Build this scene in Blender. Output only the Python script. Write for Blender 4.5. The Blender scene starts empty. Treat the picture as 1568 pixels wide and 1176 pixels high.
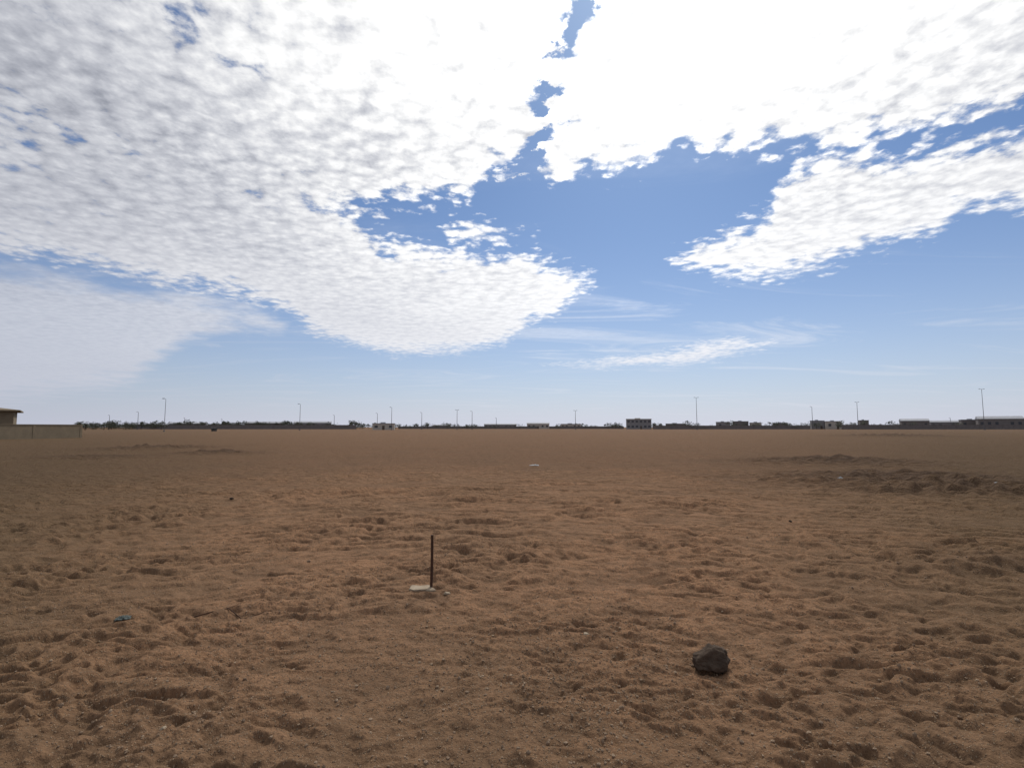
import bpy, bmesh, math, random
import numpy as np
from mathutils import Vector, Matrix, noise as mnoise
random.seed(7); np.random.seed(7)
sc=bpy.context.scene
sc.view_settings.view_transform='Standard'; sc.view_settings.look='None'
sc.view_settings.exposure=0; sc.view_settings.gamma=1

# ---------------------------------------------------------------- camera
F=784.0; HY=654.0; CAMH=1.6
P=math.atan((HY-588)/F)
cam=bpy.data.cameras.new("camera"); co=bpy.data.objects.new("camera",cam)
sc.collection.objects.link(co); sc.camera=co
cam.sensor_width=36; cam.lens=18; cam.clip_start=0.05; cam.clip_end=30000
co.location=(0,0,CAMH); co.rotation_euler=(math.pi/2+P,0,0)

def ray(px,py):
    u=(px-784)/F; v=(588-py)/F
    y=math.cos(P)-math.sin(P)*v; z=math.sin(P)+math.cos(P)*v
    return u/y, z/y
def azel(px,py):
    a,b=ray(px,py)
    return math.atan2(a,1), math.atan2(b,math.hypot(a,1))
def gp(px,py):
    a,b=ray(px,py); Y=-CAMH/b
    return a*Y,Y
def at(px,py,Y):
    a,b=ray(px,py); return a*Y,Y,CAMH+b*Y

SAZ,SEL=math.radians(15),math.radians(46)
SUN=Vector((math.sin(SAZ)*math.cos(SEL),math.cos(SAZ)*math.cos(SEL),math.sin(SEL)))

# ---------------------------------------------------------------- node helpers
class NT:
    def __init__(s,nt): s.t=nt; s.n=nt.nodes; s.l=nt.links; s.n.clear()
    def put(s,sock,v):
        if v is None: return
        if isinstance(v,bpy.types.NodeSocket): s.l.new(v,sock)
        else: sock.default_value=v
    def m(s,op,a,b=None,c=None,clamp=False):
        n=s.n.new('ShaderNodeMath'); n.operation=op; n.use_clamp=clamp
        s.put(n.inputs[0],a); s.put(n.inputs[1],b); s.put(n.inputs[2],c); return n.outputs[0]
    def vm(s,op,a,b=None,out=0):
        n=s.n.new('ShaderNodeVectorMath'); n.operation=op
        s.put(n.inputs[0],a); s.put(n.inputs[1],b); return n.outputs[out]
    def scale(s,a,f):
        n=s.n.new('ShaderNodeVectorMath'); n.operation='SCALE'; s.put(n.inputs[0],a); s.put(n.inputs['Scale'],f); return n.outputs[0]
    def sep(s,v):
        n=s.n.new('ShaderNodeSeparateXYZ'); s.put(n.inputs[0],v); return n.outputs
    def comb(s,x,y,z=0.0):
        n=s.n.new('ShaderNodeCombineXYZ'); s.put(n.inputs[0],x); s.put(n.inputs[1],y); s.put(n.inputs[2],z); return n.outputs[0]
    def noise(s,vec,scale,detail=4,rough=.5,dist=0.,out=0,dim='2D'):
        n=s.n.new('ShaderNodeTexNoise'); n.noise_dimensions=dim; s.put(n.inputs['Vector'],vec)
        n.inputs['Scale'].default_value=scale; n.inputs['Detail'].default_value=detail
        n.inputs['Roughness'].default_value=rough; n.inputs['Distortion'].default_value=dist
        return n.outputs[out]
    def vor(s,vec,scale,feature='F1',smooth=.5,out='Distance',dim='2D'):
        n=s.n.new('ShaderNodeTexVoronoi'); n.voronoi_dimensions=dim; n.feature=feature; s.put(n.inputs['Vector'],vec)
        n.inputs['Scale'].default_value=scale
        if feature=='SMOOTH_F1': n.inputs['Smoothness'].default_value=smooth
        return n.outputs[out]
    def mr(s,v,a,b,c=0.,d=1.,smooth=False):
        n=s.n.new('ShaderNodeMapRange'); n.interpolation_type='SMOOTHSTEP' if smooth else 'LINEAR'
        s.put(n.inputs[0],v); s.put(n.inputs[1],a); s.put(n.inputs[2],b); s.put(n.inputs[3],c); s.put(n.inputs[4],d); return n.outputs[0]
    def mix(s,f,a,b,mode='MIX'):
        n=s.n.new('ShaderNodeMix'); n.data_type='RGBA'; n.blend_type=mode
        s.put(n.inputs[0],f); s.put(n.inputs[6],a if isinstance(a,bpy.types.NodeSocket) else (*a,1)); s.put(n.inputs[7],b if isinstance(b,bpy.types.NodeSocket) else (*b,1)); return n.outputs[2]
    def curve(s,v,pts):
        n=s.n.new('ShaderNodeFloatCurve'); s.put(n.inputs['Value'],v)
        c=n.mapping.curves[0]
        pts=sorted(pts)
        c.points[0].location=pts[0]; c.points[1].location=pts[-1]
        for p in pts[1:-1]: c.points.new(*p)
        for p in c.points: p.handle_type='VECTOR'
        n.mapping.update(); return n.outputs[0]

# ---------------------------------------------------------------- world
w=bpy.data.worlds.new("World"); sc.world=w; w.use_nodes=True
T=NT(w.node_tree)
sky=T.n.new('ShaderNodeTexSky'); sky.sky_type='NISHITA'; sky.sun_disc=False
sky.sun_elevation=SEL; sky.sun_rotation=SAZ; sky.air_density=1.0; sky.dust_density=0.5; sky.ozone_density=2.5
D=T.n.new('ShaderNodeTexCoord').outputs['Generated']
D=T.vm('NORMALIZE',D)
x,y,z=T.sep(D)
az=T.m('ARCTAN2',x,y)
hor=T.m('SQRT',T.m('ADD',T.m('MULTIPLY',x,x),T.m('MULTIPLY',y,y)))
el=T.m('ARCTAN2',z,hor)
AZR=math.radians(62); ELR=math.radians(60)
azn=T.m('MULTIPLY_ADD',az,1/(2*AZR),.5)
eln=T.m('DIVIDE',el,ELR)
def curv(pts):
    q=[]
    for px,py in pts:
        a,e=azel(px,py); q.append((min(1,max(0,a/(2*AZR)+.5)),min(1,max(0,e/ELR))))
    return T.curve(azn,q)
DEG=math.degrees(ELR)
def body(lo,hi=None):
    a=T.m('SUBTRACT',eln,curv(lo))
    if hi: a=T.m('MINIMUM',a,T.m('SUBTRACT',curv(hi),eln))
    return T.m('MULTIPLY',a,DEG)      # in degrees
A=body([(-400,260),(0,300),(200,335),(400,332),(550,330),(610,318),(700,300),(760,275),(800,290),(850,280),(900,268),(950,262),(1000,250),(1040,232),(1080,250),(1150,243),(1200,228),(1300,213),(1400,203),(1470,185),(1568,160),(1900,80)])
B=body([(-400,340),(0,385),(150,415),(250,440),(350,455),(430,480),(480,515),(560,540),(640,547),(720,540),(790,520),(810,500),(850,487),(865,470),(885,455),(915,435),(990,370),(1900,300)],
       [(-400,100),(0,200),(300,250),(500,300),(540,325),(560,345),(590,372),(640,370),(680,385),(720,385),(800,385),(830,405),(870,415),(900,418),(925,435),(990,500),(1900,560)])
C=body([(-400,300),(960,340),(1015,395),(1060,415),(1100,427),(1170,432),(1230,418),(1300,395),(1370,375),(1440,355),(1460,328),(1500,330),(1568,325),(1900,300)],
       [(-400,500),(960,450),(1015,398),(1060,375),(1100,365),(1150,345),(1180,330),(1190,290),(1210,265),(1260,250),(1320,240),(1400,228),(1450,218),(1568,205),(1900,150)])
Dd=body([(-400,500),(780,530),(830,557),(900,566),(1000,564),(1080,557),(1150,538),(1205,522),(1260,480),(1900,450)],
       [(-400,600),(780,580),(830,556),(900,553),(1000,536),(1040,525),(1120,517),(1205,520),(1260,560),(1900,600)])
Wp=body([(-400,300),(640,320),(690,382),(820,385),(860,320),(1900,300)],
       [(-400,400),(640,385),(690,330),(820,318),(860,380),(1900,400)])
H=body([(-400,640),(0,620),(200,590),(260,540),(300,516),(430,506),(460,480),(520,400),(1900,400)],
       [(-400,400),(0,408),(200,440),(300,455),(420,480),(460,500),(520,560),(1900,600)])
Wp=T.m('MULTIPLY_ADD',Wp,.6,-.7)
C=T.m('ADD',C,.1)
S=T.m('MAXIMUM',T.m('MAXIMUM',A,B),T.m('MAXIMUM',C,Wp))
S=T.m('MAXIMUM',S,Dd)
S=T.m('MULTIPLY',S,1.3)
tz=T.m('ADD',T.m('MAXIMUM',z,0.0),0.05)
Pp=T.comb(T.m('DIVIDE',x,tz),T.m('DIVIDE',y,tz))
n1=T.noise(Pp,2.3,6,.60)
n2=T.noise(T.vm('ADD',Pp,(3.1,7.7,0)),10,6,.60)
n0=T.noise(T.vm('ADD',Pp,(13.7,4.1,0)),.9,3,.5)
wv=T.noise(Pp,14,4,.6,out=1)
cellw=T.vm('ADD',Pp,T.vm('MULTIPLY',T.vm('SUBTRACT',wv,(.5,.5,.5)),(.10,.10,0)))
c1=T.vor(cellw,15,'SMOOTH_F1',.6)
puff=T.m('SUBTRACT',1.0,c1)
amp=T.mr(el,math.radians(4),math.radians(24),.35,2.3)
nn=T.m('ADD',T.m('MULTIPLY',T.m('SUBTRACT',n1,.5),3.6),T.m('MULTIPLY',T.m('SUBTRACT',n2,.5),2.7))
nn=T.m('ADD',nn,T.m('MULTIPLY',T.m('SUBTRACT',puff,.60),1.35))
Sc=T.m('MINIMUM',S,T.mr(az,-.80,-.10,2.5,5.3))
Dn=T.m('ADD',Sc,T.m('MULTIPLY',nn,amp))
# a ragged line of small holes in the deck, left of the sun
hole=T.m('MULTIPLY',T.mr(T.m('ABSOLUTE',T.m('SUBTRACT',T.m('ADD',az,T.m('MULTIPLY',T.m('SUBTRACT',n1,.5),.26)),T.mr(el,math.radians(28),math.radians(44),azel(800,240)[0],azel(885,0)[0]))),0,.075,1,0),5.6)
hole=T.m('MULTIPLY',hole,T.mr(el,math.radians(20),math.radians(25)))
Dn=T.m('SUBTRACT',Dn,T.m('MULTIPLY',hole,T.mr(n2,.40,.58,0,1.4)))
mask=T.mr(Dn,-.4,1.9,0,1,True)
# veil
veil=T.mr(T.m('ADD',H,T.m('MULTIPLY',T.m('SUBTRACT',n1,.5),4)),-.8,1.6,0,.8,True)
cir=T.mr(T.noise(T.vm('MULTIPLY',Pp,(.35,1.,1.)),1.3,7,.65,1.),.50,.8,0,.4,True)
cir=T.m('MULTIPLY',cir,T.mr(el,math.radians(13),math.radians(19),1,.15))
veil=T.m('MAXIMUM',veil,cir)
mask=T.m('MAXIMUM',T.m('MULTIPLY',mask,.97),veil)
# cloud shade
dt=T.m('MAXIMUM',T.vm('DOT_PRODUCT',D,tuple(SUN),out=1),0.0)
glow=T.m('POWER',dt,3.8)
base=T.m('MULTIPLY_ADD',glow,1.00,.38)
base=T.m('ADD',base,T.mr(el,math.radians(8),math.radians(28),.21,0))
off=T.vm('ADD',Pp,(3.1+SUN.x*.03,7.7+SUN.y*.03,0))
n2b=T.noise(off,10,4,.60)
rel=T.m('MULTIPLY',T.m('SUBTRACT',n2,n2b),.65)
tex=T.m('ADD',T.m('MULTIPLY',T.m('SUBTRACT',puff,.62),.55),rel)
tex=T.m('ADD',tex,T.m('MULTIPLY',T.m('SUBTRACT',n0,.5),.6))
tex=T.m('ADD',tex,T.m('MULTIPLY',T.m('SUBTRACT',n2,.5),.35))
tex=T.m('MULTIPLY',tex,T.mr(el,math.radians(6),math.radians(25),.2,1))
shade=T.m('MULTIPLY',base,T.m('ADD',1.0,tex))
shade=T.m('MULTIPLY',shade,T.mr(Dn,.3,6.0,1.05,.97))
ccol=T.mix(T.mr(shade,.3,.95),(.82,.86,1.0),(1,1,1))
cl=T.scale(ccol,shade)
bgc=T.n.new('ShaderNodeBackground'); T.l.new(cl,bgc.inputs[0]); bgc.inputs[1].default_value=1.0
bgs=T.n.new('ShaderNodeBackground'); bgs.inputs[1].default_value=.068
T.l.new(T.mix(1.0,sky.outputs[0],(.70,.94,1.20),'MULTIPLY'),bgs.inputs[0])
# horizon haze
hz=T.n.new('ShaderNodeBackground'); T.l.new(T.mix(T.m('POWER',dt,1.6),(.46,.48,.58),(.80,.82,.94)),hz.inputs[0])
m1=T.n.new('ShaderNodeMixShader'); T.l.new(mask,m1.inputs[0]); T.l.new(bgs.outputs[0],m1.inputs[1]); T.l.new(bgc.outputs[0],m1.inputs[2])
hf=T.m('MULTIPLY',T.m('POWER',2.718,T.m('MULTIPLY',T.m('MAXIMUM',el,0),-1/math.radians(8.5))),.98)
m2=T.n.new('ShaderNodeMixShader'); T.l.new(hf,m2.inputs[0]); T.l.new(m1.outputs[0],m2.inputs[1]); T.l.new(hz.outputs[0],m2.inputs[2])
wo=T.n.new('ShaderNodeOutputWorld'); T.l.new(m2.outputs[0],wo.inputs[0])

sl=bpy.data.lights.new("sun","SUN"); sl.energy=2.0; sl.angle=math.radians(6.0); sl.color=(1,.95,.88)
so=bpy.data.objects.new("sun",sl); sc.collection.objects.link(so); so.rotation_euler=SUN.to_track_quat('Z','Y').to_euler(); so.location=(0,0,50)

# ---------------------------------------------------------------- numpy noise
def hsh(xi,yi,seed):
    h=(xi*374761393+yi*668265263+seed*1442695041)&0xffffffff
    h=((h^(h>>13))*1274126177)&0xffffffff
    h=((h^(h>>15))*2246822519)&0xffffffff
    return (h^(h>>16))/4294967296.0
def perlin(x,y,seed=0):
    xi=np.floor(x).astype(np.int64); yi=np.floor(y).astype(np.int64); xf=x-xi; yf=y-yi
    u=xf*xf*xf*(xf*(xf*6-15)+10); v=yf*yf*yf*(yf*(yf*6-15)+10)
    def g(i,j):
        a=hsh(xi+i,yi+j,seed)*2*np.pi
        return np.cos(a)*(xf-i)+np.sin(a)*(yf-j)
    return 1.5*((g(0,0)*(1-u)+g(1,0)*u)*(1-v)+(g(0,1)*(1-u)+g(1,1)*u)*v)
def craters(x,y,seed,rad,prob,asp=1.6,sharp=1.0):
    xi=np.floor(x).astype(np.int64); yi=np.floor(y).astype(np.int64); out=np.zeros_like(x)
    for i in(-1,0,1):
        for j in(-1,0,1):
            cx=xi+i; cy=yi+j
            px=cx+hsh(cx,cy,seed); py=cy+hsh(cx,cy,seed+1)
            pr=hsh(cx,cy,seed+2); an=hsh(cx,cy,seed+3)*2.4-.8
            dx=x-px; dy=y-py
            a=(dx*np.cos(an)+dy*np.sin(an)); b=(-dx*np.sin(an)+dy*np.cos(an))*asp
            rr=rad*(.6+.7*hsh(cx,cy,seed+4)); q=((a*a+b*b)/(rr*rr))**sharp
            out+=np.where(pr<prob,(q*.8-1)*np.exp(-q),0)
    return out
def gauss(x,y,cx,cy,rx,ry): return np.exp(-((x-cx)/rx)**2-((y-cy)/ry)**2)
MO=[(*gp(1385,735),4.5,2.4,.24),(*gp(1480,752),3.0,1.0,.19),(*gp(1270,708),4,3,.27),(*gp(1365,668),9,8,.55),(*gp(240,687),4,3,.36),(*gp(335,694),2.5,1.6,.26),(*gp(150,699),3,1.5,.20),(*gp(1545,866),.9,.4,.07),(*gp(980,755),1.2,.5,.05),(*gp(1000,860),.5,.25,.03)]
def height(x,y,full=False):
    x=np.asarray(x,float); y=np.asarray(y,float)
    r=np.hypot(x,y)+1e-6
    sp=np.maximum(.0047*(r/2.4)**1.5,r*.0019)
    fd=lambda wl: np.clip((wl/sp-2)/1.6,0,1)
    far=np.exp(-(r/160)**2)
    h=far*(.07*perlin(x/9,y/9,1)+.035*perlin(x/3.1,y/3.1,2))
    h=h+.024*perlin(x/1.1,y/.9,3)*fd(1.1)
    wx=x+.12*perlin(x/.55,y/.55,4)+.04*perlin(x/.13,y/.13,44); wy=y+.12*perlin(x/.55,y/.55,5)+.04*perlin(x/.13,y/.13,45)
    th=np.clip(x/9,-.5,1)*-.55
    rx=wx*np.cos(th)+wy*np.sin(th); ry=-wx*np.sin(th)+wy*np.cos(th)
    patch=np.clip(.95+.8*perlin(x/1.9,y/1.9,6),.5,1.45)
    # scuffed, trampled crust: small scarps, creased billows, prints
    st=lambda p,k: np.tanh(p*k)
    f=.019*np.abs(perlin(rx/.50,ry/.32,7))*2*fd(.3)
    f=f+.0130*st(perlin(rx/.32,ry/.18,8),6)*fd(.17)
    f=f+.0080*st(perlin(rx/.15,ry/.095,14),5)*fd(.09)
    f=f+.0045*st(perlin(rx/.075,ry/.055,15),4)*fd(.05)
    f=f+.009*np.abs(perlin(rx/.13,ry/.085,9))*2*fd(.085)
    f=f+.016*craters(x/.26,y/.24,20,.27,.75,1.5,2.0)*fd(.12)
    f=f+.026*craters(x/.60+3,y/.60,30,.16,.75,2.0,2.2)*fd(.18)
    f=f+.022*craters(x/1.15+3,y/.95,60,.12,.7,2.4,2.0)*fd(.2)
    f=f*patch*(.95+np.clip((r-4)/8,0,1.2))
    f=f+.03*craters(x/2.1,y/1.6,50,.22,.6,2.2)*fd(.4)
    rough=np.clip(.45+1.3*perlin(x/1.3+9,y/1.3,9),0.12,1)
    nr=np.maximum(rough,gauss(x,y,.3,3.9,1.8,1.2))
    h=h+f
    h=h+.0085*perlin(x/.055,y/.05,10)*nr*fd(.05)+.0055*perlin(x/.028,y/.028,11)*nr*fd(.028)
    soil=np.zeros_like(r)
    for cx,cy,ax,ay,hh in MO:
        g=gauss(x,y,cx,cy,ax,ay)
        h=h+g*hh*(.35+1.1*np.abs(perlin(x/.9,y/.7,12))+.8*perlin(x/.35,y/.3,13)*fd(.3)+.5*np.abs(perlin(x/.18,y/.16,16))*fd(.16))
        soil=np.maximum(soil,g*min(1,hh*4))
    if full: return h,f,soil
    return h
rs=list(np.geomspace(.02,1.4,45)); r=1.4
while r<9000: r+=.0047*(r/2.4)**1.5; rs.append(r)
rs=np.array(rs)
fr=np.linspace(-math.radians(54),math.radians(54),1080)
bk=np.linspace(math.radians(54),2*math.pi-math.radians(54),92)[1:-1]
an=np.concatenate([fr,bk]); nA=len(an); nR=len(rs)
RR,AA=np.meshgrid(rs,an,indexing='ij')
X=(RR*np.sin(AA)).ravel(); Y=(RR*np.cos(AA)).ravel(); Z,FR,SO=height(X,Y,True)
i=np.arange(nR-1)[:,None]*nA; j=np.arange(nA)[None,:]; j2=(j+1)%nA
q=np.stack([i+j,i+nA+j,i+nA+j2,i+j2],-1).reshape(-1,4)[:,::-1]
me=bpy.data.meshes.new("ground"); me.vertices.add(len(X)); me.vertices.foreach_set("co",np.stack([X,Y,Z],-1).astype(np.float32).ravel())
me.loops.add(q.size); me.loops.foreach_set("vertex_index",q.astype(np.int32).ravel())
me.polygons.add(len(q)); me.polygons.foreach_set("loop_start",np.arange(0,q.size,4,dtype=np.int32))
me.polygons.foreach_set("use_smooth",np.ones(len(q),bool))
me.update(calc_edges=True)
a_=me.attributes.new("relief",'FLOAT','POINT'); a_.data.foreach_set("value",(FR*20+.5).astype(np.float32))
a_=me.attributes.new("soil",'FLOAT','POINT'); a_.data.foreach_set("value",SO.astype(np.float32))
ground=bpy.data.objects.new("ground",me); sc.collection.objects.link(ground)
if me.polygons[1000].normal.z<0: me.flip_normals()

def mat(name): 
    m=bpy.data.materials.new(name); m.use_nodes=True; t=NT(m.node_tree)
    b=t.n.new('ShaderNodeBsdfPrincipled'); o=t.n.new('ShaderNodeOutputMaterial'); t.l.new(b.outputs[0],o.inputs[0])
    b.inputs['Specular IOR Level'].default_value=.15
    return m,t,b
def simple(name,c1,c2,scale=3,rough=.85,bump=.2,metal=0):
    m,t,b=mat(name); tc=t.n.new('ShaderNodeTexCoord').outputs['Object']
    f=t.noise(tc,scale,6,.6,dim='3D')
    t.l.new(t.mix(t.mr(f,.3,.7),c1,c2),b.inputs['Base Color']); b.inputs['Roughness'].default_value=rough; b.inputs['Metallic'].default_value=metal
    bp=t.n.new('ShaderNodeBump'); bp.inputs['Strength'].default_value=bump; bp.inputs['Distance'].default_value=.02
    t.l.new(t.noise(tc,scale*4,5,.6,dim='3D'),bp.inputs['Height']); t.l.new(bp.outputs[0],b.inputs['Normal'])
    return m
m,t,b=mat("sand"); tc=t.n.new('ShaderNodeTexCoord').outputs['Object']
gx,gy,gz=t.sep(tc)
def attr(nm):
    n=t.n.new('ShaderNodeAttribute'); n.attribute_name=nm; return n.outputs['Fac']
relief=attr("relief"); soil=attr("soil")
big=t.noise(tc,.35,4,.55); mid=t.noise(t.vm('MULTIPLY',tc,(1,1.5,1)),2.6,5,.65); fine=t.noise(tc,55,4,.7)
clod=t.noise(t.vm('MULTIPLY',tc,(1,1.7,1)),9,4,.65)
col=t.mix(t.mr(big,.35,.65),(.385,.215,.120),(.335,.197,.113))
col=t.mix(t.mr(mid,.42,.68,0,.65),col,(.225,.135,.080))
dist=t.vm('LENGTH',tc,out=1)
col=t.mix(t.mr(clod,.48,.66,0,.55),col,(.150,.092,.056))
col=t.mix(t.mr(relief,.15,.95,.65,0),col,(.145,.090,.056))  # darker gravel tone in hollows, also painted to deepen their shade
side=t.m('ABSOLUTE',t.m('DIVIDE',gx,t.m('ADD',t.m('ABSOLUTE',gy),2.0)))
col=t.mix(t.mr(side,.22,.92,0,.78,True),col,(.115,.082,.046))  # sides darkened in the sand colour to mimic lens falloff
col=t.mix(t.mr(dist,2.2,5.2,.55,0),col,(.135,.090,.052))  # nearest sand painted darker too, continuing the lens edge falloff
col=t.mix(t.mr(dist,30,300,0,.5),col,(.20,.128,.086))
col=t.mix(t.m('MULTIPLY',soil,t.mr(mid,.35,.6,.6,1)),col,(.09,.062,.046))
v1=t.n.new('ShaderNodeTexVoronoi'); v1.voronoi_dimensions='2D'; v1.inputs['Scale'].default_value=75; t.l.new(tc,v1.inputs['Vector'])
speck=t.m('MULTIPLY',t.mr(v1.outputs['Distance'],.18,.36,1,0),t.mr(t.sep(v1.outputs['Color'])[0],.74,.80,0,1))
col=t.mix(t.m('MULTIPLY',speck,.6),col,(.43,.33,.23))
v2=t.n.new('ShaderNodeTexVoronoi'); v2.voronoi_dimensions='2D'; v2.inputs['Scale'].default_value=45; t.l.new(tc,v2.inputs['Vector'])
dk=t.m('MULTIPLY',t.mr(v2.outputs['Distance'],.15,.4,1,0),t.mr(t.sep(v2.outputs['Color'])[1],.66,.76,0,1))
col=t.mix(t.m('MULTIPLY',dk,.6),col,(.085,.055,.038))
col=t.mix(t.mr(fine,.38,.66,.0,.5),col,(.13,.078,.048))
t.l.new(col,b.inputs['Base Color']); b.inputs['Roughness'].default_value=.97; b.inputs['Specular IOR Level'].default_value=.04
bp=t.n.new('ShaderNodeBump'); bp.inputs['Strength'].default_value=1; bp.inputs['Distance'].default_value=.018
hh=t.m('ADD',t.m('MULTIPLY',fine,.5),t.m('ADD',t.m('MULTIPLY',speck,.3),t.noise(tc,18,5,.68)))
t.l.new(hh,bp.inputs['Height'])
bp2=t.n.new('ShaderNodeBump'); bp2.inputs['Strength'].default_value=1.0; bp2.inputs['Distance'].default_value=.12
rp=t.noise(t.vm('MULTIPLY',tc,(2.4,3.6,1)),1.0,5,.68,.4)
t.l.new(t.m('MULTIPLY',rp,t.mr(dist,8,20,0,1.9)),bp2.inputs['Height'])
t.l.new(bp.outputs[0],bp2.inputs['Normal']); t.l.new(bp2.outputs[0],b.inputs['Normal'])
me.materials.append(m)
def gz_(x,y): return float(height(np.array([x]),np.array([y]))[0])

# ---------------------------------------------------------------- materials
M={}
M['concrete']=simple("pale_concrete",(.44,.36,.26),(.28,.215,.15),14,.9,.5)
M['rust']=simple("rusty_steel",(.055,.035,.028),(.10,.05,.03),30,.8,.3)
M['rock']=simple("dark_rock",(.105,.074,.052),(.05,.036,.027),9,.9,.6)
M['pebble']=simple("pebble_stone",(.38,.28,.19),(.18,.12,.08),2.5,.9,.3)
M['beige']=simple("beige_render",(.25,.20,.135),(.20,.16,.11),1.2,.9,.2)
M['cream']=simple("cream_render",(.55,.51,.45),(.44,.41,.37),1,.9,.2)
M['greyw']=simple("grey_render",(.31,.305,.31),(.24,.235,.24),.6,.9,.2)
M['brownw']=simple("brown_blockwork",(.22,.20,.195),(.17,.157,.152),.5,.9,.2)  # far wall tones lightened in the colour to suggest distance haze
M['roof']=simple("roof_sheet",(.40,.41,.44),(.31,.32,.35),.5,.6,.1)
M['glass']=simple("window_glass",(.07,.075,.09),(.09,.095,.105),1,.2,.0)
M['door']=simple("painted_metal_door",(.14,.11,.09),(.11,.09,.075),2,.6,.1)
M['galv']=simple("galvanised_steel",(.17,.17,.18),(.13,.13,.135),3,.6,.1,.3)
M['leaf']=simple("dusty_foliage",(.08,.09,.065),(.12,.12,.09),.9,.8,.0)
M['bark']=simple("bark",(.10,.07,.05),(.06,.045,.03),2,.9,.3)
M['plastic_w']=simple("white_plastic",(.50,.52,.53),(.36,.38,.39),12,.5,.2)
M['plastic_g']=simple("green_plastic",(.085,.10,.09),(.055,.07,.065),14,.5,.2)
M['binm']=simple("bin_paint",(.06,.06,.06),(.08,.08,.08),2,.6,.1)

def link(name,me,mats,parent=None,loc=None,smooth=False):
    for k in mats: me.materials.append(M[k])
    o=bpy.data.objects.new(name,me); sc.collection.objects.link(o)
    if parent: o.parent=parent
    if loc: o.location=loc
    if smooth: me.polygons.foreach_set("use_smooth",[True]*len(me.polygons))
    return o
def frombm(name,bm,mats,parent=None,loc=None,smooth=False):
    bmesh.ops.recalc_face_normals(bm,faces=bm.faces)
    me=bpy.data.meshes.new(name); bm.to_mesh(me); bm.free(); return link(name,me,mats,parent,loc,smooth)
def empty(name,loc,rot=0):
    e=bpy.data.objects.new(name,None); e.empty_display_size=.3; sc.collection.objects.link(e); e.location=loc; e.rotation_euler=(0,0,rot); return e
def box(bm,x0,x1,y0,y1,z0,z1,mi=0):
    r=bmesh.ops.create_cube(bm,size=1); 
    for v in r['verts']:
        v.co=Vector((x0+(v.co.x+.5)*(x1-x0),y0+(v.co.y+.5)*(y1-y0),z0+(v.co.z+.5)*(z1-z0)))
    for f in {f for v in r['verts'] for f in v.link_faces}: f.material_index=mi
def tube(bm,p0,p1,r0,r1,seg=10):
    p0=Vector(p0);p1=Vector(p1); d=p1-p0
    q=d.to_track_quat('Z','Y').to_matrix().to_4x4()
    bmesh.ops.create_cone(bm,cap_ends=True,segments=seg,radius1=r0,radius2=r1,depth=d.length,matrix=Matrix.Translation((p0+p1)/2)@q)

# marker post in its lump of concrete
bx,by=gp(660,905); bz=gz_(bx,by)
e=empty("marker_post",(bx,by,bz))
tz_=at(661,819,by)[2]-bz
bm=bmesh.new()
n=14
prev=None
for k in range(n):
    zz=-.08+(tz_+.08)*k/(n-1); s=.0125*(1+.12*mnoise.noise(Vector((0,0,zz*14)))); ox=.004*math.sin(zz*5)+.006*zz
    ring=[bm.verts.new((ox+s*a,s*b_*.8,zz)) for a,b_ in((-1,-.7),(-.7,-1),(.7,-1),(1,-.7),(1,.7),(.7,1),(-.7,1),(-1,.7))]
    if prev:
        for i_ in range(8): bm.faces.new((prev[i_],prev[(i_+1)%8],ring[(i_+1)%8],ring[i_]))
    else: bm.faces.new(ring)
    prev=ring
bm.faces.new(prev)
frombm("rod",bm,['rust'],e)
def lump(sx,sy,sz,seed,sub=4,rough=.3,flat=None):
    bm=bmesh.new(); bmesh.ops.create_icosphere(bm,subdivisions=sub,radius=1)
    planes=[]
    rnd=random.Random(seed)
    for _ in range(11):
        v=Vector((rnd.gauss(0,1),rnd.gauss(0,1),rnd.gauss(0,1))).normalized(); planes.append((v,rnd.uniform(.62,.9)))
    for v in bm.verts:
        p=v.co.copy()
        for nv,dd in planes:
            k=p.dot(nv)
            if k>dd: p-=nv*(k-dd)*.92
        p*=1+rough*.5*mnoise.noise(p*1.6+Vector((seed,0,0)))+rough*.22*mnoise.noise(p*5+Vector((seed,3,0)))+rough*.08*mnoise.noise(p*14)
        if flat and p.z>flat: p.z=flat+(p.z-flat)*.2
        v.co=Vector((p.x*sx,p.y*sy,p.z*sz))
    return bm
frombm("concrete_footing",lump(.155,.12,.06,3,4,.6,.45),['concrete'],e,(-.08,-.01,.028),True)
frombm("footing_chip",lump(.035,.03,.02,8,3,.4),['concrete'],e,(.16,-.03,.005),True)
# rock: low boulder rising to a blunt peak left of its middle
bx,by=gp(1093,1013)
bm=lump(.140,.105,.080,33,5,.5)
for v in bm.verts:
    if v.co.z>0: v.co.z*=1.0+.35*math.exp(-((v.co.x+.02)/.06)**2)-.30*min(1,(abs(v.co.x)/.13)**2)
frombm("rock",bm,['rock'],None,(bx,by,gz_(bx,by)+.042),True)
def stone(px,py,s,k='pebble',seed=1,name="stone"):
    bx,by=gp(px,py); frombm(name,lump(s,s*.8,s*.6,seed,3,.5),[k],None,(bx,by,gz_(bx,by)+s*.3),True)
stone(898,970,.026,'concrete',5); stone(250,1126,.022,'concrete',6); stone(473,862,.025,'pebble',9); stone(355,765,.05,'rock',10); stone(1210,800,.03,'rock',12)
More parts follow.
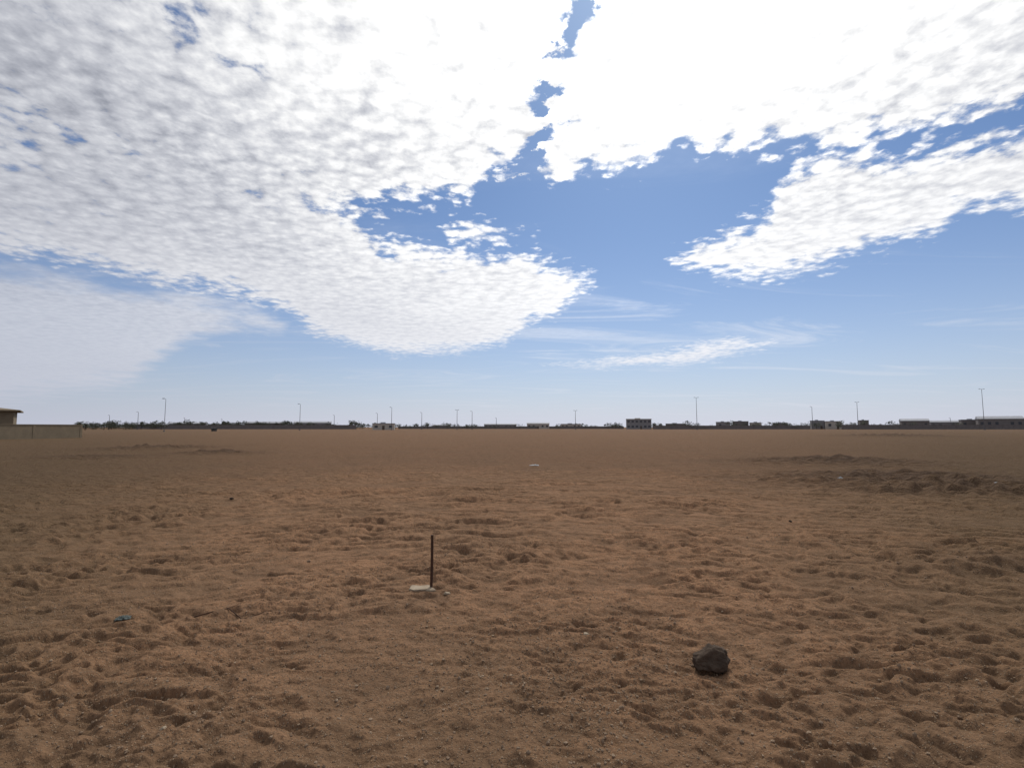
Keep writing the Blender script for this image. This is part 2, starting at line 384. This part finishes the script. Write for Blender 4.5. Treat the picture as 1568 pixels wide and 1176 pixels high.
# crumpled litter
def scrap(name,px,py,w_,d_,h_,k,seed,rot=0):
    bx,by=gp(px,py); bm=bmesh.new(); bmesh.ops.create_grid(bm,x_segments=22,y_segments=16,size=1)
    for v in bm.verts:
        p=v.co; a=mnoise.noise(Vector((p.x*1.8,p.y*1.8,seed)));b_=mnoise.noise(Vector((p.x*4,p.y*4,seed+5)))
        e_=1-.25*abs(mnoise.noise(Vector((p.x*2,p.y*2,seed+9))))
        v.co=Vector((p.x*w_*e_,p.y*d_*e_,h_*(.5+abs(a)*1.4+b_*.5)*(1.2-.6*p.length)))
    gg=max(gz_(bx+a*w_,by+c*d_) for a in(-.6,0,.6) for c in(-.6,0,.6))-.004
    o=frombm(name,bm,[k],None,(bx,by,gg),True); o.rotation_euler=(0,0,rot)
    s=o.modifiers.new("thick","SOLIDIFY"); s.thickness=.003
scrap("plastic_scrap",188,954,.055,.045,.022,'plastic_g',2,.5)
scrap("plastic_bag",818,713,.20,.12,.05,'plastic_w',4)
scrap("plastic_bag",1287,739,.06,.05,.05,'plastic_w',6)
scrap("plastic_bag",1527,750,.06,.06,.06,'plastic_w',7)
# dry twig
bm=bmesh.new(); pts=[gp(q_,w_) for q_,w_ in((292,941),(325,939),(350,938),(372,943),(390,939),(406,936))]
pv=[(a,b_,gz_(a,b_)+.012+.008*(k%2)) for k,(a,b_) in enumerate(pts)]
for k in range(5): tube(bm,pv[k],pv[k+1],.0055-.0005*k,.005-.0005*k,7)
tube(bm,pv[2],(pv[2][0]+.07,pv[2][1]+.09,pv[2][2]+.02),.003,.0012,6); tube(bm,pv[3],(pv[3][0]+.05,pv[3][1]-.07,pv[3][2]+.01),.003,.001,6)
frombm("dry_twig",bm,['rust'])
# gravel, one mesh
icb=bmesh.new(); bmesh.ops.create_icosphere(icb,subdivisions=1,radius=1); iv=np.array([v.co[:] for v in icb.verts]); ifc=np.array([[v.index for v in f.verts] for f in icb.faces]); icb.free()
N=24000; rr=np.random.uniform(1.7,9,N*3); aa=np.random.uniform(-.9,.9,N*3); gxx=rr*np.sin(aa); gyy=rr*np.cos(aa)
pw=.10+.9*gauss(gxx,gyy,.25,3.6,1.6,1.0)+.5*(perlin(gxx/1.3+9,gyy/1.3,9)>.15)
kp=np.random.rand(N*3)<pw*.8; gxx=gxx[kp][:N]; gyy=gyy[kp][:N]; N=len(gxx)
sz=.0024+.0028*np.random.exponential(.7,N); sz=np.minimum(sz,.012)
V=np.repeat(iv[None],N,0)*(1+.5*(np.random.rand(N,12,1)-.5)); V*=sz[:,None,None]*np.random.uniform(.6,1.2,(N,1,3))
V[:,:,0]+=gxx[:,None]; V[:,:,1]+=gyy[:,None]; V[:,:,2]+=(height(gxx,gyy)+sz*.25)[:,None]
Fc=(ifc[None]+np.arange(N)[:,None,None]*12).reshape(-1,3)
me=bpy.data.meshes.new("gravel"); me.from_pydata(V.reshape(-1,3).tolist(),[],Fc.tolist()); link("gravel",me,['pebble'])

# ---------------------------------------------------------------- buildings
def building(name,px0,px1,ytop,Y,wall='cream',kind='flat',storeys=1,depth=12,nwin=None,mats_roof='roof'):
    x0=at(px0,655,Y)[0]; x1=at(px1,655,Y)[0]; h=at((px0+px1)/2,ytop,Y)[2]; W=x1-x0
    yaw=-math.atan2((x0+x1)/2,Y)*.8
    e=empty(name,((x0+x1)/2,Y,0),yaw); hw=W/2*.95
    bm=bmesh.new(); box(bm,-hw,hw,0,depth,-.3,h if kind=='flat' else h*.78); frombm("walls",bm,[wall],e)
    bm=bmesh.new()
    if kind=='flat':
        box(bm,-hw-.25,hw+.25,-.25,depth+.25,h+.002,h+.35)
        box(bm,-hw*.3,hw*.15,depth*.4,depth*.7,h+.352,h+1.0)
    else:
        hs=h*.78
        pr=[(-hw-.4,hs-.05),(hw+.4,hs-.05),(hw+.4,hs+.15),(0,h),(-hw-.4,hs+.15)]
        if W>depth*1.2:
            pr=[(-.4,hs+.003),(depth+.4,hs+.003),(depth+.4,hs+.15),(depth/2,h),(-.4,hs+.15)]
            a=[bm.verts.new((-hw-.4,p,q_)) for p,q_ in pr]; c=[bm.verts.new((hw+.4,p,q_)) for p,q_ in pr]
        else:
            pr=[(p,max(q_,hs+.003)) for p,q_ in pr]
            a=[bm.verts.new((p,-.4,q_)) for p,q_ in pr]; c=[bm.verts.new((p,depth+.4,q_)) for p,q_ in pr]
        bm.faces.new(a); bm.faces.new(c[::-1])
        for k in range(5): bm.faces.new((a[k],a[(k+1)%5],c[(k+1)%5],c[k]))
    frombm("roof",bm,[mats_roof],e)
    hh=h if kind=='flat' else h*.78
    nw=nwin or max(2,int(W/4)); bm=bmesh.new(); bf=bmesh.new()
    for s in range(storeys):
        zb=hh*(s+.38)/storeys; zt=hh*(s+.72)/storeys
        for k in range(nw):
            if s==0 and k==nw//2: continue
            cx=-hw+2*hw*(k+.5)/nw; ww=min(.9,W/nw*.3)
            box(bm,cx-ww,cx+ww,-.03,.1,zb,zt); box(bf,cx-ww-.12,cx+ww+.12,-.10,-.031,zb-.14,zb-.02)
    frombm("windows",bm,['glass'],e); frombm("window_sills",bf,['greyw'],e)
    bm=bmesh.new(); cx=-hw+2*hw*(nw//2+.5)/nw; box(bm,cx-.7,cx+.7,-.05,.1,0,min(2.6,hh*.7/storeys)); frombm("door",bm,['door'],e)
    return e
# left compound
def wallseg(bm,p,q_,th,z0,z1):
    p=Vector(p);q_=Vector(q_);d=(q_-p).normalized();nn_=Vector((-d.y,d.x))*th/2
    vs=[]
    for zz in(z0,z1):
        for a in(p-nn_,q_-nn_,q_+nn_,p+nn_): vs.append(bm.verts.new((a.x,a.y,zz)))
    for f in((0,1,2,3),(4,5,6,7),(0,1,5,4),(1,2,6,5),(2,3,7,6),(3,0,4,7)): bm.faces.new([vs[k] for k in f])
w1=Vector(at(123,660,78)[:2]); w0=Vector(at(0,660,66)[:2]); w0=w0+(w0-w1)*1.5; zt=at(100,651,76)[2]
e=empty("boundary_wall",(0,0,0))
dd=(w1-w0).normalized()
bm=bmesh.new(); wallseg(bm,w0,w1,.22,-.3,zt); w2=w1+dd*.12+Vector((-.11,0)); w3=w2+Vector((-34,26)); wallseg(bm,w2+Vector((-.3,.25)),w3,.22,-.3,zt-.01); frombm("panels",bm,['beige'],e)
bm=bmesh.new(); wallseg(bm,w0,w1+dd*.05,.34,zt+.002,zt+.10); frombm("coping",bm,['beige'],e)
bm=bmesh.new()
for k in range(5):
    c=w0+(w1-w0)*k/4; wallseg(bm,c-dd*.2,c+dd*.2,.28,-.3,zt-.003)
frombm("piers",bm,['beige'],e)
Yb=86; hx1=at(20,650,Yb)[0]; hz=at(20,630,Yb)[2]
e=empty("beige_house",(hx1,Yb,0),math.radians(42))
bm=bmesh.new(); box(bm,-22,0,0,12,-.3,hz); frombm("walls",bm,['beige'],e)
bm=bmesh.new()
ov=.8
vs=[bm.verts.new(c) for c in((-22.7,-ov,hz+.003),(ov,-ov,hz+.003),(ov,12+ov,hz+.003),(-22.7,12+ov,hz+.003),(-22.7,-ov,hz+.22),(ov,-ov,hz+.22),(ov,12+ov,hz+.22),(-22.7,12+ov,hz+.22),(-17,5,hz+1.1),(-5,5,hz+1.1))]
for f in((0,1,2,3),(0,1,5,4),(1,2,6,5),(2,3,7,6),(3,0,4,7),(4,5,9,8),(5,6,9),(6,7,8,9),(7,4,8)): bm.faces.new([vs[k] for k in f])
frombm("roof",bm,['beige'],e)
bm=bmesh.new()
for k in range(4): box(bm,-5-k*5,-3.8-k*5,-.04,.1,1.4,2.8)
frombm("windows",bm,['glass'],e); bm=bmesh.new(); box(bm,-2.4,-1.4,-.05,.1,0,2.2); frombm("door",bm,['door'],e)

BL=[("warehouse",262,312,646.5,430,'greyw','gable'),("warehouse",378,432,645.5,450,'brownw','gable'),("warehouse",450,506,645,430,'greyw','gable'),
("shed",206,250,648.5,420,'brownw','gable'),("house",570,604,649,300,'cream','flat'),("warehouse",740,792,648.5,520,'greyw','gable'),
("warehouse",806,842,646.8,480,'cream','gable'),("house",858,890,649.5,520,'cream','flat'),
("house",1020,1050,649,520,'brownw','flat'),("house",1098,1118,646.5,470,'greyw','flat'),("house",1124,1146,645.5,470,'brownw','flat'),("house",1150,1166,647.5,460,'cream','flat'),
("house",1244,1262,644.5,400,'greyw','flat'),("house",1266,1288,645.5,390,'cream','flat'),("house",1318,1330,644,420,'brownw','flat'),("warehouse",1384,1420,641,420,'brownw','gable'),
("warehouse",1430,1470,643.5,420,'greyw','gable'),("house",1476,1502,643,400,'brownw','flat'),("warehouse",1506,1560,637,380,'brownw','gable'),("house",1562,1600,640,380,'brownw','flat'),
("shed",662,690,650,500,'greyw','gable'),("house",1186,1206,648,450,'brownw','flat')]
for a in BL: building(*a)
building("apartment_block",959,998,642,400,'greyw','flat',2,14,6,'cream')
def farwall(name,px0,px1,ytop,Y,k):
    x0=at(px0,655,Y)[0]; x1=at(px1,655,Y)[0]; z1=at(px0,ytop,Y)[2]; e=empty(name,((x0+x1)/2,Y,0)); L=(x1-x0)/2
    bm=bmesh.new(); box(bm,-L,L,0,.25,-.3,z1); frombm("panels",bm,[k],e)
    bm=bmesh.new(); box(bm,-L,L,-.1,.35,z1+.002,z1+.14); frombm("coping",bm,[k],e)
    bm=bmesh.new(); nn_=int(2*L/8)
    for q_ in range(nn_+1): c=-L+2*L*q_/nn_; box(bm,c-.2,c+.2,-.15,-.002,-.3,z1-.01)
    frombm("piers",bm,[k],e)
farwall("boundary_wall",225,545,651,395,'brownw'); farwall("boundary_wall",610,955,653,480,'brownw'); farwall("boundary_wall",1000,1240,651.8,385,'brownw'); farwall("boundary_wall",1290,1640,650.6,365,'brownw')

# ---------------------------------------------------------------- distant trees (one mass)
def treemass(name,specs):
    V=[];Fs=[];MI=[]
    for (tx,ty,H_,Wd) in specs:
        base=len(V); r0=.12*H_/4
        for zz,rr_ in((-.2,r0),(H_*.3,r0*.7),(H_*.6,r0*.35)):
            for k in range(5): V.append((tx+rr_*math.cos(k*1.257),ty+rr_*math.sin(k*1.257),zz))
        for s in(0,5):
            for k in range(5): Fs.append((base+s+k,base+s+(k+1)%5,base+s+5+(k+1)%5,base+s+5+k)); MI.append(1)
        cl_=[(tx+random.gauss(0,Wd*.28),ty+random.gauss(0,Wd*.28),H_*random.uniform(.35,.85),random.uniform(.22,.42)*Wd) for _ in range(9)]
        for _ in range(230):
            c=random.choice(cl_); d=Vector((random.gauss(0,1),random.gauss(0,1),random.gauss(0,.75))).normalized()*c[3]*random.uniform(.5,1)
            p=Vector(c[:3])+d
            if p.z<.15: p.z=random.uniform(.1,.6)
            a=Vector((random.gauss(0,1),random.gauss(0,1),random.gauss(0,1))).normalized(); b_=a.orthogonal().normalized(); s=random.uniform(.12,.30)*H_/4
            k=len(V); V.extend([tuple(p+a*s),tuple(p+b_*s*.7),tuple(p-a*s),tuple(p-b_*s*.7)]); Fs.append((k,k+1,k+2,k+3)); MI.append(0)
    me=bpy.data.meshes.new(name); me.from_pydata(V,[],Fs); me.materials.append(M['leaf']); me.materials.append(M['bark'])
    me.polygons.foreach_set("material_index",MI); o=bpy.data.objects.new(name,me); sc.collection.objects.link(o)
sp=[]
def band(a,b_,n,h0,h1,Y0,Y1):
    for _ in range(n):
        px_=random.uniform(a,b_); Y_=random.uniform(Y0,Y1); sp.append((at(px_,655,Y_)[0],Y_,random.uniform(h0,h1),random.uniform(3,6)))
band(125,250,45,3,6,300,420); band(250,560,110,3,6.8,400,470); band(560,960,80,2.5,6,420,600); band(1000,1250,55,2.5,6,380,520); band(1250,1600,60,3,7,370,470)
for px_ in(437,440,540,1120,1053,345,285): Y_=430; sp.append((at(px_,655,Y_)[0],Y_,7.5,5.5))
treemass("distant_trees",sp)
def palm(px,ytop,Y):
    x_,_,h=at(px,ytop,Y); e=empty("date_palm",(x_,Y,0)); bm=bmesh.new()
    for k in range(8):
        z0=h*.8*k/8; z1=h*.8*(k+1)/8; tube(bm,(0,0,z0-.1),(0,0,z1),.17,.22,8)
    frombm("trunk",bm,['bark'],e); bm=bmesh.new()
    for k in range(34):
        a=random.uniform(0,6.283); up=random.uniform(-.3,1.2); L=random.uniform(1.6,2.3); pr=[]
        for s in range(7):
            t_=s/6; rr_=L*t_*math.cos(up*.7); zz=h*.8+L*t_*math.sin(up)-1.1*t_*t_*L*.5; wd=.22*math.sin(math.pi*min(1,t_*.9+.08))
            c=Vector((math.cos(a)*rr_,math.sin(a)*rr_,zz)); sd=Vector((-math.sin(a),math.cos(a),0))*wd
            pr.append((bm.verts.new(c-sd-Vector((0,0,wd*.5))),bm.verts.new(c),bm.verts.new(c+sd-Vector((0,0,wd*.5)))))
        for s in range(6):
            bm.faces.new((pr[s][0],pr[s][1],pr[s+1][1],pr[s+1][0])); bm.faces.new((pr[s][1],pr[s][2],pr[s+1][2],pr[s+1][1]))
    frombm("fronds",bm,['leaf'],e)
palm(122,645,200); palm(131,649,260); palm(655,648,420); palm(1178,645,430); palm(160,648,300)

# ---------------------------------------------------------------- street lamps
def lamp(px,ytop,Y,arms=2,r0=None,yaw=0):
    x_,_,h=at(px,ytop,Y); e=empty("street_lamp",(x_,Y,0),yaw); r0=r0 or .00055*Y
    bm=bmesh.new(); tube(bm,(0,0,-.2),(0,0,h),r0,r0*.55,12); frombm("pole",bm,['galv'],e)
    bm=bmesh.new(); box(bm,-r0*2,r0*2,-r0*2,r0*2,-.2,.35); frombm("base",bm,['galv'],e)
    bm=bmesh.new(); bh=bmesh.new()
    for s in ([-1,1] if arms==2 else [-1]):
        L=.04*h; tube(bm,(0,0,h-.05),(s*L,0,h+.15),r0*.45,r0*.35,8)
        r=bmesh.ops.create_cube(bh,size=1)
        for v in r['verts']:
            wd=.7 if v.co.z>0 else 1
            v.co=Vector((s*(L+.3)+v.co.x*.9*wd,v.co.y*.4*wd,h+.17+v.co.z*.22))
    frombm("arms",bm,['galv'],e); frombm("lamp_heads",bh,['galv'],e)
for a in [(254,611,180,1),(460,619,250,1),(600,624,290,1),(646,632,340,1),(700,628,320,2),(723,630,330,1),(881,629,320,2),(1066,609,320,2),(1312,616,330,2),(1243,623,380,1),(1503,596,290,2),
 (212,631,330,1),(168,636,380,1),(578,633,380,1),(512,636,400,1),(283,640,420,1),(760,640,450,1),(340,642,450,1),(1455,640,420,1)]: lamp(*a)
# waste bin
bx=at(328,655,185)[0]; e=empty("dumpster",(bx,185,0)); bm=bmesh.new()
r=bmesh.ops.create_cube(bm,size=1)
for v in r['verts']:
    k=1.0 if v.co.z>0 else .8; v.co=Vector((v.co.x*1.7*k,v.co.y*1.1*k,.15+(v.co.z+.5)*1.0))
frombm("body",bm,['binm'],e)
bm=bmesh.new(); tube(bm,(-.88,0,1.18),(.88,0,1.18),.3,.3,16)
for v in bm.verts: v.co.z=1.153+max(0,v.co.z-1.15)*.6; v.co.y*=1.75
frombm("lid",bm,['binm'],e)
bm=bmesh.new()
for a in(-.65,.65):
    for b_ in(-.38,.38): tube(bm,(a-.05,b_,.08),(a+.05,b_,.08),.09,.09,12)
frombm("wheels",bm,['binm'],e)
